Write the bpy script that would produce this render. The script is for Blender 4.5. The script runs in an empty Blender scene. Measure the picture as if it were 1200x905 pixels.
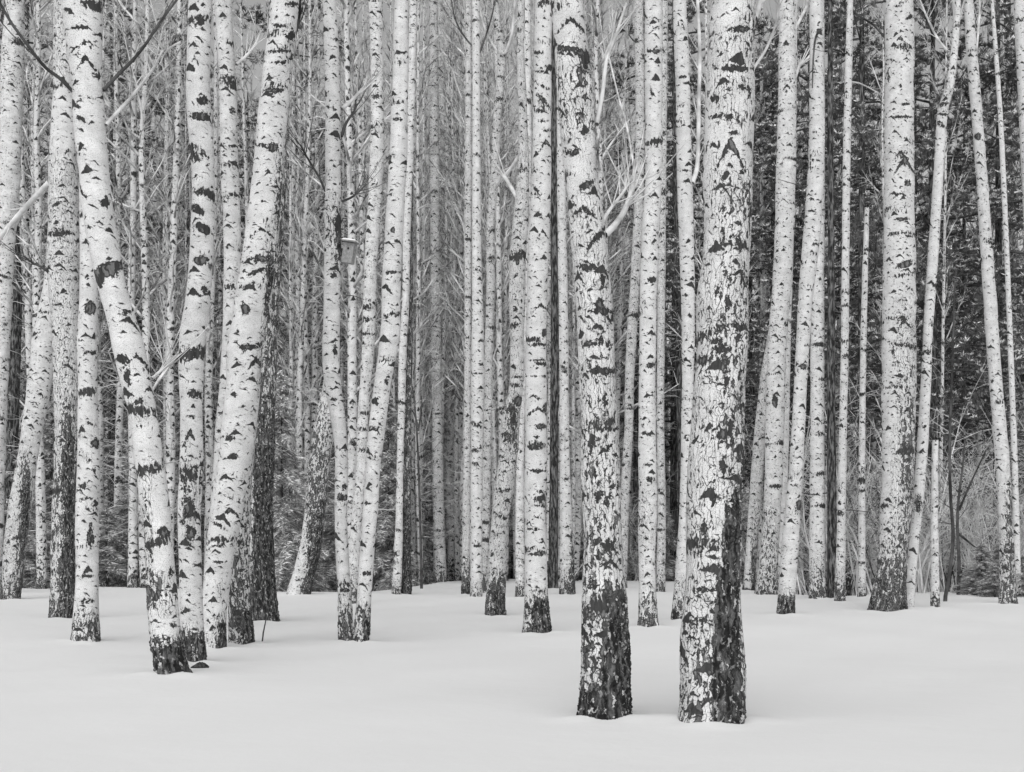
import bpy, math, random
import numpy as np

R = math.radians
rng = random.Random(11)
NR = np.random.RandomState(5)
sc = bpy.context.scene
COL = sc.collection

# ------------------------------------------------------------------ camera model
W, H = 1200.0, 905.0
F = 1667.0            # focal length in photo pixels
HY = 643.0            # eye level in the photograph
CZ = 1.15             # eye height above the snow

def px2w(px, py, D):
    return ((px - W / 2) / F * D, D, CZ + (HY - py) / F * D)

# ------------------------------------------------------------------ object helpers
def link(o, parent=None):
    COL.objects.link(o)
    if parent is not None:
        o.parent = parent
    return o

def thing(name, label, cat, loc=(0, 0, 0), group=None):
    o = bpy.data.objects.new(name, None)
    o.empty_display_size = 0.2
    o.location = loc
    o['label'] = label
    o['category'] = cat
    if group:
        o['group'] = group
    return link(o)

def tag(o, label, cat, group=None):
    o['label'] = label
    o['category'] = cat
    if group:
        o['group'] = group
    return o

class MB:
    """collects numpy vertices and faces"""
    def __init__(s):
        s.v, s.f, s.n = [], [], 0
        s.extra = {}
    def add(s, verts, faces, **attrs):
        verts = np.asarray(verts, float)
        faces = np.asarray(faces, int)
        s.v.append(verts)
        s.f.append(faces + s.n)
        s.n += len(verts)
        for k, a in attrs.items():
            s.extra.setdefault(k, []).append(np.asarray(a, float))
    def mesh(s, name, mat, smooth=True):
        me = bpy.data.meshes.new(name)
        v = np.concatenate(s.v)
        loops, starts, tot = [], [], 0
        for f in s.f:
            k = f.shape[1]
            loops.append(f.ravel())
            starts.append(np.arange(len(f)) * k + tot)
            tot += f.size
        loops = np.concatenate(loops); starts = np.concatenate(starts)
        me.vertices.add(len(v)); me.vertices.foreach_set('co', v.ravel())
        me.loops.add(len(loops)); me.loops.foreach_set('vertex_index', loops)
        me.polygons.add(len(starts)); me.polygons.foreach_set('loop_start', starts)
        me.polygons.foreach_set('use_smooth', np.full(len(starts), smooth))
        for k, a in s.extra.items():
            a = np.concatenate(a)
            if a.ndim == 2:
                at = me.attributes.new(k, 'FLOAT_VECTOR', 'POINT'); at.data.foreach_set('vector', a.ravel())
            else:
                at = me.attributes.new(k, 'FLOAT', 'POINT'); at.data.foreach_set('value', a)
        me.update(calc_edges=True)
        me.validate()
        if mat:
            me.materials.append(mat)
        return me
    def build(s, name, mat, parent=None, loc=(0, 0, 0), smooth=True):
        o = bpy.data.objects.new(name, s.mesh(name, mat, smooth))
        o.location = loc
        return link(o, parent)

def tube(mb, pts, radii, sides=5, cap=True):
    pts = np.asarray(pts, float); n = len(pts)
    radii = np.asarray(radii, float)
    d = np.gradient(pts, axis=0)
    d /= np.linalg.norm(d, axis=1)[:, None] + 1e-9
    ref = np.array([0.31, 0.2, 0.93]) if abs(d[0][2]) < 0.8 else np.array([0.9, 0.3, 0.1])
    a = np.cross(d, ref); a /= np.linalg.norm(a, axis=1)[:, None] + 1e-9
    b = np.cross(d, a)
    th = np.arange(sides) / sides * 2 * math.pi
    ring = (pts[:, None, :] + radii[:, None, None] * (np.cos(th)[None, :, None] * a[:, None, :]
            + np.sin(th)[None, :, None] * b[:, None, :])).reshape(-1, 3)
    i = np.arange(n - 1)[:, None] * sides; j = np.arange(sides)[None, :]; k = (j + 1) % sides
    fs = np.stack([i + j, i + k, i + sides + k, i + sides + j], -1).reshape(-1, 4)
    mb.add(ring, fs)
    if cap:
        tip = pts[-1] + d[-1] * radii[-1]
        m = len(ring)
        mb.add(np.vstack([ring[-sides:], tip]), [[q, (q + 1) % sides, sides] for q in range(sides)])

def blades(mb, P, D, L, Wd):
    """thin leaf shaped slivers: P origin, D unit direction, L length, Wd width (arrays)"""
    n = len(P)
    side = np.cross(D, NR.normal(size=(n, 3))); side /= np.linalg.norm(side, axis=1)[:, None] + 1e-9
    L = np.broadcast_to(L, (n,))[:, None]; Wd = np.broadcast_to(Wd, (n,))[:, None]
    m = P + D * L * 0.45
    v = np.stack([P, m + side * Wd * 0.5, P + D * L, m - side * Wd * 0.5], 1).reshape(-1, 3)
    f = np.arange(n * 4).reshape(-1, 4)
    mb.add(v, f)

# ------------------------------------------------------------------ shader helpers
class S:
    """socket wrapper: arithmetic builds Math nodes"""
    def __init__(s, nt, sock): s.nt, s.s = nt, sock
    def _m(s, op, *args, clamp=False):
        n = s.nt.nodes.new('ShaderNodeMath'); n.operation = op; n.use_clamp = clamp
        for i, a in enumerate((s,) + args):
            if isinstance(a, S): s.nt.links.new(a.s, n.inputs[i])
            else: n.inputs[i].default_value = a
        return S(s.nt, n.outputs[0])
    def __add__(s, o): return s._m('ADD', o)
    __radd__ = __add__
    def __mul__(s, o): return s._m('MULTIPLY', o)
    __rmul__ = __mul__
    def __sub__(s, o): return s._m('SUBTRACT', o)
    def __rsub__(s, o): return (s * -1.0) + o
    def __truediv__(s, o): return s._m('DIVIDE', o)
    def abs(s): return s._m('ABSOLUTE')
    def lt(s, o): return s._m('LESS_THAN', o)
    def gt(s, o): return s._m('GREATER_THAN', o)
    def max(s, o): return s._m('MAXIMUM', o)
    def min(s, o): return s._m('MINIMUM', o)
    def pow(s, o): return s._m('POWER', o)
    def clamp(s): return s._m('ADD', 0.0, clamp=True)
    def step(s, lo, hi):
        n = s.nt.nodes.new('ShaderNodeMapRange'); n.interpolation_type = 'SMOOTHSTEP'
        s.nt.links.new(s.s, n.inputs['Value'])
        n.inputs['From Min'].default_value = lo; n.inputs['From Max'].default_value = hi
        return S(s.nt, n.outputs[0])

def comb(nt, x, y, z=0.0):
    n = nt.nodes.new('ShaderNodeCombineXYZ')
    for i, a in enumerate((x, y, z)):
        if isinstance(a, S): nt.links.new(a.s, n.inputs[i])
        else: n.inputs[i].default_value = a
    return n.outputs[0]

def sep(nt, sock):
    n = nt.nodes.new('ShaderNodeSeparateXYZ'); nt.links.new(sock, n.inputs[0])
    return [S(nt, o) for o in n.outputs]

def noise(nt, vec, scale=1.0, detail=2.0, rough=0.5, dim='3D', color=False, distort=0.0):
    n = nt.nodes.new('ShaderNodeTexNoise'); n.noise_dimensions = dim
    nt.links.new(vec, n.inputs['Vector'])
    n.inputs['Scale'].default_value = scale; n.inputs['Detail'].default_value = detail
    n.inputs['Roughness'].default_value = rough; n.inputs['Distortion'].default_value = distort
    if color:
        return sep(nt, n.outputs['Color'])
    return S(nt, n.outputs['Fac'])

def voro(nt, vec, randomness=1.0, metric='EUCLIDEAN', feature='F1'):
    n = nt.nodes.new('ShaderNodeTexVoronoi'); n.voronoi_dimensions = '2D'; n.feature = feature
    if feature == 'F1': n.distance = metric
    nt.links.new(vec, n.inputs['Vector'])
    n.inputs['Scale'].default_value = 1.0
    n.inputs['Randomness'].default_value = randomness
    return n

def newmat(name):
    m = bpy.data.materials.new(name); m.use_nodes = True
    nt = m.node_tree
    b = nt.nodes['Principled BSDF']
    b.inputs['Specular IOR Level'].default_value = 0.15
    b.inputs['Roughness'].default_value = 0.85
    return m, nt, b

def setcol(nt, b, val):
    """val: S grey value -> base colour"""
    n = nt.nodes.new('ShaderNodeCombineColor')
    for i in range(3): nt.links.new(val.s, n.inputs[i])
    nt.links.new(n.outputs[0], b.inputs['Base Color'])

def bump(nt, b, height, dist=0.01, strength=0.6):
    n = nt.nodes.new('ShaderNodeBump'); n.inputs['Distance'].default_value = dist
    n.inputs['Strength'].default_value = strength
    nt.links.new(height.s, n.inputs['Height']); nt.links.new(n.outputs[0], b.inputs['Normal'])

def mixv(a, b, t):
    return (b - a) * t + a if isinstance(b, S) else (a * (t * -1.0 + 1.0)) + t * b

def attr(nt, name, kind='GEOMETRY'):
    n = nt.nodes.new('ShaderNodeAttribute'); n.attribute_type = kind; n.attribute_name = name
    return n

# ------------------------------------------------------------------ materials
def birch_bark(name, fine=True):
    m, nt, b = newmat(name)
    a = attr(nt, 'bark_uv')
    x, y, sd = sep(nt, a.outputs['Vector'])
    rough = S(nt, attr(nt, 'rough').outputs['Fac'])
    rnd = nt.nodes.new('ShaderNodeObjectInfo')
    rr = S(nt, rnd.outputs['Random'])
    u0 = x + rr * 37.0; v0 = y + rr * 71.0
    tone = rr * 0.08 - 0.04
    p0 = comb(nt, u0, v0)
    n1 = noise(nt, p0, 11.0, 2.0, 0.5, '2D', color=True)
    n2 = noise(nt, p0, 55.0, 2.0, 0.6, '2D', color=True)
    u = u0 + (n1[0] - 0.5) * 0.035 + (n2[0] - 0.5) * 0.016
    v = v0 + (n1[1] - 0.5) * 0.05 + (n2[1] - 0.5) * 0.022
    clus = noise(nt, comb(nt, u0 * 1.2, v0 * 1.7), 1.0, 2.0, 0.5, '2D')      # where marks gather
    cl = clus.step(0.36, 0.66)

    def chev(cu, cv, prob, lo, hi, slope, th, soft, seed, fill=0.0):
        vn = voro(nt, comb(nt, u * (1 / cu) + seed, v * (1 / cv) + seed * 1.7), 0.85)
        pu, pv, _ = sep(nt, vn.outputs['Position'])
        du = ((u * (1 / cu) + seed) - pu) * cu
        dv = ((v * (1 / cv) + seed * 1.7) - pv) * cv
        r, g, bl = sep(nt, vn.outputs['Color'])
        hw = g * (hi - lo) + lo
        au = du.abs()
        k = (au / hw)
        t = ((k * -1.0 + 1.0).max(0.0)) * (bl * 0.9 + 0.45) * th
        mid = au * -slope + du * ((g - 0.5) * 1.1)
        d = (dv - mid)
        if fill:
            d = d._m('MULTIPLY_ADD', 1.0, t * fill)
        msk = (t - d.abs()).step(0.0, soft)
        return msk * r.lt(prob if isinstance(prob, S) else prob)

    c1 = (chev(0.26, 0.28, cl * 0.55 + 0.34, 0.04, 0.135, 0.65, 0.036, 0.006, 3.1, 0.25) if fine else
          chev(0.24, 0.24, cl * 0.45 + 0.50, 0.06, 0.16, 0.65, 0.060, 0.008, 3.1, 0.25))
    c2 = chev(0.12, 0.13, cl * 0.6 + 0.44, 0.02, 0.06, 0.35, 0.015, 0.005, 9.7)
    marks = c1.max(c2)
    if fine:
     c3 = chev(0.08, 0.05, cl * 0.45 + 0.34, 0.012, 0.045, 0.0, 0.006, 0.004, 21.3)
     marks = marks.max(c3 * 0.85)
    # jagged rings where the bark has split right round
    ringn = noise(nt, comb(nt, u0 * 1.3, v0 * 4.0), 1.0, 1.0, 0.5, '2D')
    teeth = noise(nt, comb(nt, u * 34.0, v * 13.0), 1.0, 2.0, 0.6, '2D')
    rings = (ringn * 1.0 + (teeth - 0.5) * 0.42).step(0.72, 0.76)
    marks = marks.max(rings)
    # diamond fissures growing with the roughness of the bark
    vd = voro(nt, comb(nt, u * 17.0, v * 7.0), 0.9, 'MANHATTAN')
    dd = S(nt, vd.outputs['Distance'])
    jag = noise(nt, p0, 38.0, 3.0, 0.65, '2D')
    big = noise(nt, p0, 6.0, 2.0, 0.5, '2D')
    rgh = (rough + (big - 0.5) * 0.50)
    thr = rgh * 0.80 - 0.20
    dm = thr + (jag - 0.5) * 0.55 - dd
    dia = dm.step(0.0, 0.04)
    core = dm.step(0.14, 0.34)
    if fine:
        # plates of old bark: a crack net, some plates weathered dark, others still white
        pv = comb(nt, u * 33.0 + (n1[2] - 0.5) * 2.0, v * 6.2 + (n1[0] - 0.5) * 1.2)
        edge = S(nt, voro(nt, pv, 1.0, feature='DISTANCE_TO_EDGE').outputs['Distance'])
        pr, pg, pb = sep(nt, voro(nt, pv, 1.0).outputs['Color'])
        old = (rgh + (jag - 0.5) * 0.25).step(0.22, 0.38)
        crack = ((rgh * 0.10 + 0.01 + (jag - 0.5) * 0.14) - edge).step(0.0, 0.04) * old
        plate = (((rgh - 0.52) * 1.7 + (jag - 0.5) * 0.6) - pr).step(0.0, 0.08)
        # traced wounds and scars
        scar = S(nt, attr(nt, 'scar').outputs['Fac'])
        sc_d = scar + (jag - 0.5) * 0.062 + (teeth - 0.5) * 0.05 + (n1[0] - 0.5) * 0.05 - 0.003
        wound = sc_d.step(0.0, 0.005)
    # furrowed dark bark with pale flakes still clinging
    fur = noise(nt, comb(nt, u * 30.0, v * 6.5), 1.0, 4.0, 0.65, '2D', distort=0.5)
    flk = noise(nt, comb(nt, u * 42.0, v * 17.0), 1.0, 3.0, 0.6, '2D')
    furc = fur.step(0.42, 0.72) * 0.13 + 0.018 + flk.step(0.59, 0.65) * ((pg * 0.50) if fine else 0.3)
    full = (rgh + (jag - 0.5) * 0.55).step(0.82, 0.94)
    # pale paper: fine horizontal grain, soft blotches, thin lenticel lines
    grain = noise(nt, comb(nt, u0 * 26.0, v0 * 150.0), 1.0, 2.0, 0.6, '2D')
    blot = noise(nt, comb(nt, u0 * 5.0, v0 * 7.0), 1.0, 3.0, 0.6, '2D')
    fine_sp = noise(nt, p0, 120.0, 1.0, 0.5, '2D')
    white = (blot - 0.5) * 0.38 + (grain - 0.5) * 0.26 + tone + 0.635
    lent = grain.step(0.66, 0.72) * 0.30 + fine_sp.step(0.58, 0.68) * 0.40
    white = white * (lent * -1.0 + 1.0)
    dark = (fur * 0.09) + 0.004
    dark = mixv(dark, fur * 0.34 + 0.01, core)
    msk = marks.max(dia)
    col = white
    if fine:
        msk = msk.max(crack)
        col = mixv(white, fur * 0.20 + 0.006, plate * 0.95)
    col = mixv(col, dark, msk)
    col = mixv(col, furc, full)
    if fine:
        wc = mixv(fur * 0.08 + 0.004, fur * 0.26 + 0.01, (sc_d - 0.020).step(0.0, 0.012) * pb.gt(0.6))
        col = mixv(col, wc, wound)
        msk = msk.max(wound)
    setcol(nt, b, col.max(0.015).min(0.84))
    hgt = (fur * 0.9) * full + (msk * -0.55) + grain * 0.06 + blot * 0.2 + (1.0 - full) * 0.4
    bump(nt, b, hgt, 0.016, 0.9)
    return m

BARK = birch_bark('birch_bark')
BARK_FAR = birch_bark('thicket_birch_bark', False)

def dark_bark():
    m, nt, b = newmat('conifer_bark')
    t = nt.nodes.new('ShaderNodeTexCoord')
    x, y, z = sep(nt, t.outputs['Object'])
    f = noise(nt, comb(nt, x * 22.0, y * 22.0, z * 4.5), 1.0, 4.0, 0.65)
    g = noise(nt, comb(nt, x * 60.0, y * 60.0, z * 30.0), 1.0, 2.0, 0.6)
    col = f.step(0.42, 0.66) * 0.17 + 0.018 + (g - 0.5) * 0.04
    setcol(nt, b, col.max(0.012)); bump(nt, b, f, 0.02, 0.8)
    return m
CONIFER = dark_bark()

def plain(name, lo, hi, scale=8.0, rough=0.9):
    m, nt, b = newmat(name)
    t = nt.nodes.new('ShaderNodeTexCoord')
    n = noise(nt, t.outputs['Object'], scale, 3.0, 0.6)
    setcol(nt, b, n.step(0.3, 0.7) * (hi - lo) + lo)
    b.inputs['Roughness'].default_value = rough
    return m
SCAR = plain('scar_bark', 0.012, 0.10, 45.0)
TWIG_PALE = plain('frosted_twig', 0.34, 0.80, 2.5)
TWIG_MIX = plain('birch_twig', 0.06, 0.80, 1.6)
TWIG_DARK = plain('dark_twig', 0.03, 0.12, 3.0)
BRANCH_MIX = plain('branch_bark', 0.10, 0.65, 9.0)
NEEDLE = plain('conifer_needle', 0.06, 0.17, 2.0)
SPRUCE = plain('spruce_needle', 0.14, 0.42, 3.0)
SNOW_CAP = plain('clinging_snow', 0.75, 0.88, 20.0)
FARMIX = plain('far_wood_bark', 0.01, 0.62, 2.2)
GREYWOOD = plain('weathered_board', 0.22, 0.36, 16.0)

def snow_mat():
    m, nt, b = newmat('fresh_snow')
    t = nt.nodes.new('ShaderNodeTexCoord')
    n1 = noise(nt, t.outputs['Object'], 0.7, 3.0, 0.5)
    n2 = noise(nt, t.outputs['Object'], 9.0, 4.0, 0.6)
    n3 = noise(nt, t.outputs['Object'], 140.0, 2.0, 0.6)
    setcol(nt, b, (n1 - 0.5) * 0.02 + (n3 - 0.5) * 0.10 + 0.745)
    bump(nt, b, n1 * 1.8 + n2 * 0.22 + n3 * 0.06, 0.05, 0.35)
    b.inputs['Roughness'].default_value = 0.7
    return m
SNOW = snow_mat()

# ------------------------------------------------------------------ ground
SX = [-400, 0, 170, 330, 440, 490, 540, 600, 660, 740, 800, 870, 910, 950, 990, 1060, 1130, 1200, 1600]
SY = [686, 686, 691, 697, 697, 688, 681, 679, 680, 682, 683, 684, 697, 702, 703, 696, 697, 703, 703]
def smooth_interp(x, xs, ys):
    out = 0
    for o in (-24, -12, 0, 12, 24):
        out = out + np.interp(x + o, xs, ys)
    return out / 5
WELLS = []     # snow banked against each trunk: x, y, radius
def ground(x, y, wells=False):
    x = np.asarray(x, float); y = np.asarray(y, float)
    yy = np.maximum(y, 3.0)
    px = W / 2 + x / yy * F
    ys = smooth_interp(px, SX, SY)
    Dc = CZ * F / (ys - HY)
    s = np.maximum(yy - Dc, 0.0)
    k = 0.045
    fall = np.where(s < 6, k * s * s / 12, k * (s - 3))
    fall = np.minimum(fall, 1.1 + 0.15 * np.sin(x * 0.2))
    g = -fall
    amp = np.clip((y - 4) / 8, 0, 1)
    g = g + amp * (0.022 * np.sin(x * 0.55 + 0.3 * y) + 0.02 * np.sin(0.43 * y - 0.7 * x + 1.0)
                   + 0.012 * np.sin(1.7 * x + 0.9 * y + 2.0) + 0.007 * np.sin(3.3 * x - 2.1 * y)) * np.where(s > 0, 0.3, 1.0)
    if wells:
        for (wx, wy, wr) in WELLS:
            d = np.hypot(x - wx, (y - wy))
            g = g + 0.028 * np.exp(-((d - wr) / 0.20) ** 2) * (0.6 + 0.4 * np.sin(3 * np.arctan2(y - wy, x - wx) + wx * 5))
    return g

def base_depth(px, py):
    """distance at which the sight line through a trunk's foot meets the snow"""
    D = 3.0
    prev = 1.0
    while D < 75:
        x, _, z = px2w(px, py, D)
        if z <= float(ground(x, D)):
            return D
        D += 0.05
    return 75.0

# ------------------------------------------------------------------ birches
def cat_interp(z, zs, vs):
    """smooth interpolation through control values"""
    zs = np.asarray(zs, float); vs = np.asarray(vs, float)
    m = np.gradient(vs, zs)
    i = np.clip(np.searchsorted(zs, z) - 1, 0, len(zs) - 2)
    h = zs[i + 1] - zs[i]; t = np.clip((z - zs[i]) / h, 0, 1)
    return ((2*t**3 - 3*t**2 + 1) * vs[i] + (t**3 - 2*t**2 + t) * h * m[i]
            + (-2*t**3 + 3*t**2) * vs[i+1] + (t**3 - t**2) * h * m[i+1])

def trunk_mesh(zs, xs, ys, rs, seg, dz, seed, rough_fn, z_fine, z0, amp=1.0, sfn=None):
    """round trunk around a curved axis; seam at the back; bark coordinates in metres"""
    r_ = np.random.RandomState(seed)
    top = zs[-1]
    z = np.arange(zs[0], min(z_fine, top), dz)
    if z_fine < top:
        z = np.concatenate([z, np.linspace(z_fine, top, max(6, int((top - z_fine) / 0.5)))])
    cx, cy = cat_interp(z, zs, xs), cat_interp(z, zs, ys)
    rr = np.maximum(np.interp(z, zs, rs), 0.004)
    if len(rr) > 9:
        kk = np.array([1, 2, 3, 2, 1]) / 9.0
        rr[2:-2] = np.convolve(rr, kk, 'valid')
    th = np.linspace(0, 2 * math.pi, seg + 1)            # 0 = back (+y) seam
    TH, Z = np.meshgrid(th, z)
    lump = np.zeros_like(TH)
    for q in range(10):
        k = r_.randint(1, 5); fz = r_.uniform(1.0, 9.0)
        lump += np.sin(k * TH + fz * Z + r_.uniform(0, 6.28)) * r_.uniform(0.004, 0.014)
    hb = np.maximum(Z - z0, 0)
    flare = np.exp(-hb / 0.16) * (0.07 + 0.06 * np.sin(r_.randint(3, 6) * TH + r_.uniform(0, 6)))
    rad = rr[:, None] * (1 + lump * amp + flare * amp)
    X0 = cx[:, None] + rad * np.sin(TH); Y0 = cy[:, None] + rad * np.cos(TH)
    ro = np.clip(rough_fn(X0, Y0, Z, TH), 0, 1.45)
    nz = r_.normal(size=rad.shape); nz[:, -1] = nz[:, 0]
    nz2 = r_.normal(size=(len(z) // 5 + 2, seg + 1)); nz2[:, -1] = nz2[:, 0]
    nzl = nz2[np.arange(len(z)) // 5]
    rad = rad + np.clip(ro - 0.3, 0, 1) * (nz * 0.0038 + nzl * 0.0085) * amp * np.minimum(1, rr[:, None] / 0.12)
    X = cx[:, None] + rad * np.sin(TH); Y = cy[:, None] + rad * np.cos(TH)
    V = np.stack([X, Y, Z], -1).reshape(-1, 3)
    n = seg + 1
    i = np.arange(len(z) - 1)[:, None] * n; j = np.arange(seg)[None, :]
    fs = np.stack([i + j, i + n + j, i + n + j + 1, i + j + 1], -1).reshape(-1, 4)
    rm = float(np.mean(rs[: max(2, len(rs) // 2)]))
    uv = np.stack([TH * rm + seed * 3.17, Z + seed * 1.91, np.full_like(TH, seed)], -1).reshape(-1, 3)
    sf = sfn(X0, Y0, Z, TH).ravel() if sfn else np.full(TH.size, -0.06)
    mb = MB(); mb.add(V, fs, bark_uv=uv, rough=ro.ravel(), scar=sf)
    return mb, (zs, xs, ys, rs)

HERO = {}
def hero(key, label, pts, rough_h=0.7, rough_lo=0.9, bg=0.08, blobs=(), scars=(), branches=(), top=None, lean=0.0, seed=None, mat=None, name='birch_tree'):
    """pts: (px, py, width px) down a trunk in the photograph; last one is the foot on the snow"""
    mat = mat or BARK
    pts = sorted(pts, key=lambda p: -p[1])
    fx, fy, fw = pts[0]
    D = base_depth(fx, fy)
    seed = seed if seed is not None else len(HERO) + 3
    zs, xs, ys, rs = [], [], [], []
    for (px, py, w) in pts:
        Dd = D + lean * max(0, (fy - py)) / F * D
        x, y, z = px2w(px, py, Dd)
        zs.append(z); xs.append(x); ys.append(y); rs.append(w * 0.5 / F * Dd)
    z0 = zs[0]
    # below the snow
    sl = (xs[1] - xs[0]) / (zs[1] - zs[0])
    zs.insert(0, z0 - 0.45); xs.insert(0, xs[0] - sl * 0.45); ys.insert(0, ys[0]); rs.insert(0, rs[0] * 1.03)
    ztop_vis = zs[-1]
    if top is None:                                    # on upwards beyond the frame
        sx = (xs[-1] - xs[-3]) / (zs[-1] - zs[-3]); r0 = rs[-1]
        hgt = max(zs[-1] * 1.45 + 1.5, zs[-1] + 5)
        n = 6
        for q in range(1, n + 1):
            dzz = (hgt - ztop_vis) * q / n
            zs.append(ztop_vis + dzz); xs.append(xs[-1] + sx * (hgt - ztop_vis) / n * (1 - 0.08 * q))
            ys.append(ys[-1]); rs.append(r0 * (1 - 0.80 * q / n))
    ox, oy, oz = xs[1], ys[1], z0
    t = thing(name, label, 'birch tree' if name == 'birch_tree' else 'tree', (ox, oy, oz))
    lx = [a - ox for a in xs]; ly = [a - oy for a in ys]; lz = [a - oz for a in zs]
    pm = F / D                                            # photo pixels per metre
    seg = int(np.clip(fw * 1.7, 24, 110)); dz = float(np.clip(1.3 / pm, 0.010, 0.06))
    def rfn(X, Y, Z, TH):
        h = np.maximum(Z, 0)
        r = bg + 0.07 + (rough_lo - bg - 0.07) * np.clip(1 - h / rough_h, 0, 1) ** 0.8
        PX = W/2 + (X + ox) / (Y + oy) * F
        PY = HY - (Z + oz - CZ) / (Y + oy) * F
        front = np.clip(-np.cos(TH) * 1.5 + 0.6, 0, 1)
        for (bx, by, sx_, sy_, val) in blobs:
            e = np.exp(-(((PX - bx) / sx_) ** 2) ** 1.5 - (((PY - by) / sy_) ** 2) ** 1.5)
            r = np.where(val > r, r + (val - r) * e * front, r - (r - val) * e * front)
        return r
    def sfn(X, Y, Z, TH):
        PX = W/2 + (X + ox) / (Y + oy) * F
        PY = HY - (Z + oz - CZ) / (Y + oy) * F
        best = np.full(X.shape, -9.0)
        for scar in scars:
            kind, sx_, sy_, w, h = scar[:5]
            tilt = scar[5] if len(scar) > 5 else 0.0
            a = (PX - sx_) / (w / 2); y = PY - sy_ - tilt * a * w / 2; aa = np.abs(a)
            if kind == 'chev':
                th_ = h * 0.36 * np.clip(1 - 0.7 * aa, 0.05, 1)
                d = np.minimum(th_ / 2 - np.abs(y + h * 0.5 - h * 0.85 * aa ** 1.15 - th_ / 2), (1 - aa) * w / 2)
            elif kind == 'band':
                d = np.minimum(h / 2 * np.sqrt(np.clip(1 - a * a, 0, 1)) - np.abs(y), (1 - aa) * w / 2)
            elif kind == 'dia':
                d = (1 - aa - np.abs(2 * y / h)) * w / 2 * 0.9
            else:
                d = (1 - np.sqrt(a * a + (2 * y / h) ** 2)) * min(w, h) / 2
            best = np.maximum(best, d)
        best = np.where(np.cos(TH) > 0.1, -9, best)
        return np.clip(best / pm, -0.06, 0.06)
    mb, prof = trunk_mesh(np.array(lz), np.array(lx), np.array(ly), np.array(rs), seg, dz, seed, rfn, ztop_vis - oz + 0.3, 0.0, sfn=sfn if scars else None)
    if top is not None:                                   # a snapped top is closed over
        zz = lz[-1]
        th = np.linspace(0, 2*math.pi, 13)[:-1]
        v = [[lx[-1], ly[-1], zz + 0.02]] + [[lx[-1] + rs[-1]*math.sin(a)*1.02, ly[-1] + rs[-1]*math.cos(a)*1.02, zz - 0.04 + 0.16*abs(math.sin(2.5*a+.4))**3 + 0.05*math.sin(7*a)] for a in th]
        mb.add(v, [[0, 1 + q, 1 + (q + 1) % 12] for q in range(12)], bark_uv=np.zeros((13, 3)), rough=np.full(13, 0.9), scar=np.full(13, -.06))
    mb.build('trunk', mat, t)
    for br in branches:                                   # (points px, start width, end width, material, depth drift)
        ptsb, w0, w1, bm, dr = br
        p3 = []
        for q, (px, py) in enumerate(ptsb):
            tt = q / (len(ptsb) - 1)
            x, y, z = px2w(px, py, D + dr * tt)
            p3.append((x - ox, y - oy, z - oz))
        p3 = np.array(p3)
        s = np.linspace(0, 1, len(p3)); sf = np.linspace(0, 1, len(p3) * 5)
        pf = np.stack([cat_interp(sf, s, p3[:, q]) for q in range(3)], -1)
        nb = MB()
        tube(nb, pf, np.linspace(w0, w1, len(sf)) * 0.5 / F * D, 7)
        if len(sf) > 6:
            r_ = random.Random(seed + int(ptsb[0][0]))
            for q in range(9):                            # side twigs
                k = r_.randint(len(sf) // 3, len(sf) - 2); dd = pf[k + 1] - pf[k]; dd /= np.linalg.norm(dd)
                e = dd * 0.7 + np.array([r_.uniform(-.7, .7), r_.uniform(-.5, .5), r_.uniform(-.2, .8)])
                L = r_.uniform(0.25, 0.6)
                tube(nb, [pf[k], pf[k] + e * L * .5, pf[k] + e * L + np.array([0, 0, .05])], np.array([.24, .16, .08]) * w1 / F * D + 0.001, 4)
        nb.build('branch', bm, t)
    WELLS.append((ox, oy, rs[1] * 1.05))
    HERO[key] = dict(t=t, D=D)
    return t

# ------------------------------------------------------------------ the birches one can tell apart, front to back
P_, D_, M_ = TWIG_PALE, TWIG_DARK, BRANCH_MIX
hero('T26', 'thickest birch, with diamond cracked bark and a dark furrowed right side at its foot',
     [(859,0,54),(857,50,55),(856,100,56),(853,200,58),(851,300,55),(847,350,58),(846,400,60),(843.5,450,61),(841,500,60),(838,550,65),(836,600,64),(836,650,64),(835,700,66),(834.5,750,71),(835,800,74),(835,846,78)],
     rough_h=1.0, rough_lo=0.62, bg=0.16,
     blobs=[(860,90,30,50,.40),(858,240,26,40,.54),(850,380,36,80,.54),(858,480,22,110,.62),(826,520,18,90,.44),(866,560,8,60,.72),(862,600,8,40,.95),(857,650,11,45,1.2),(853,700,13,50,1.25),(852,760,15,50,1.35),(852,820,18,60,1.4),(871,700,3,90,.4),(818,640,20,90,.50),(814,790,19,90,.64),(876,250,7,60,.6),(880,40,8,40,.6)],
     scars=[('chev',856,182,36,48),('band',868,34,30,9),('band',858,80,46,9),('band',838,116,12,9),('band',846,137,30,8),('dia',858,155,10,22),
            ('dia',869,103,8,18),('dia',877,106,6,18),('dia',848,285,8,26),('dia',857,279,8,30),('dia',866,283,13,34),('dia',872,325,9,50),('dia',854,355,11,32),('dia',849,327,6,22),
            ('blot',846,384,14,12),('blot',845,410,22,13),('blot',838,400,14,10),('dia',864,400,9,36),('blot',866,383,18,12),('blot',824,423,16,12),('dia',851,440,8,34),('dia',868,440,8,44),
            ('blot',848,508,20,14),('dia',856,505,12,42),('dia',848,548,13,32),('dia',836,584,10,36),('dia',872,545,8,60),('dia',826,620,10,26),('dia',852,600,10,40),('blot',826,692,24,8),('blot',842,686,10,12),('band',820,727,22,7),('band',814,749,18,6)],
     branches=[([(884,22),(890,5),(896,-18)],8,6,P_,.2),([(882,82),(899,55),(910,24),(914,-10)],4,2,P_,.6)], seed=26)
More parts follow.
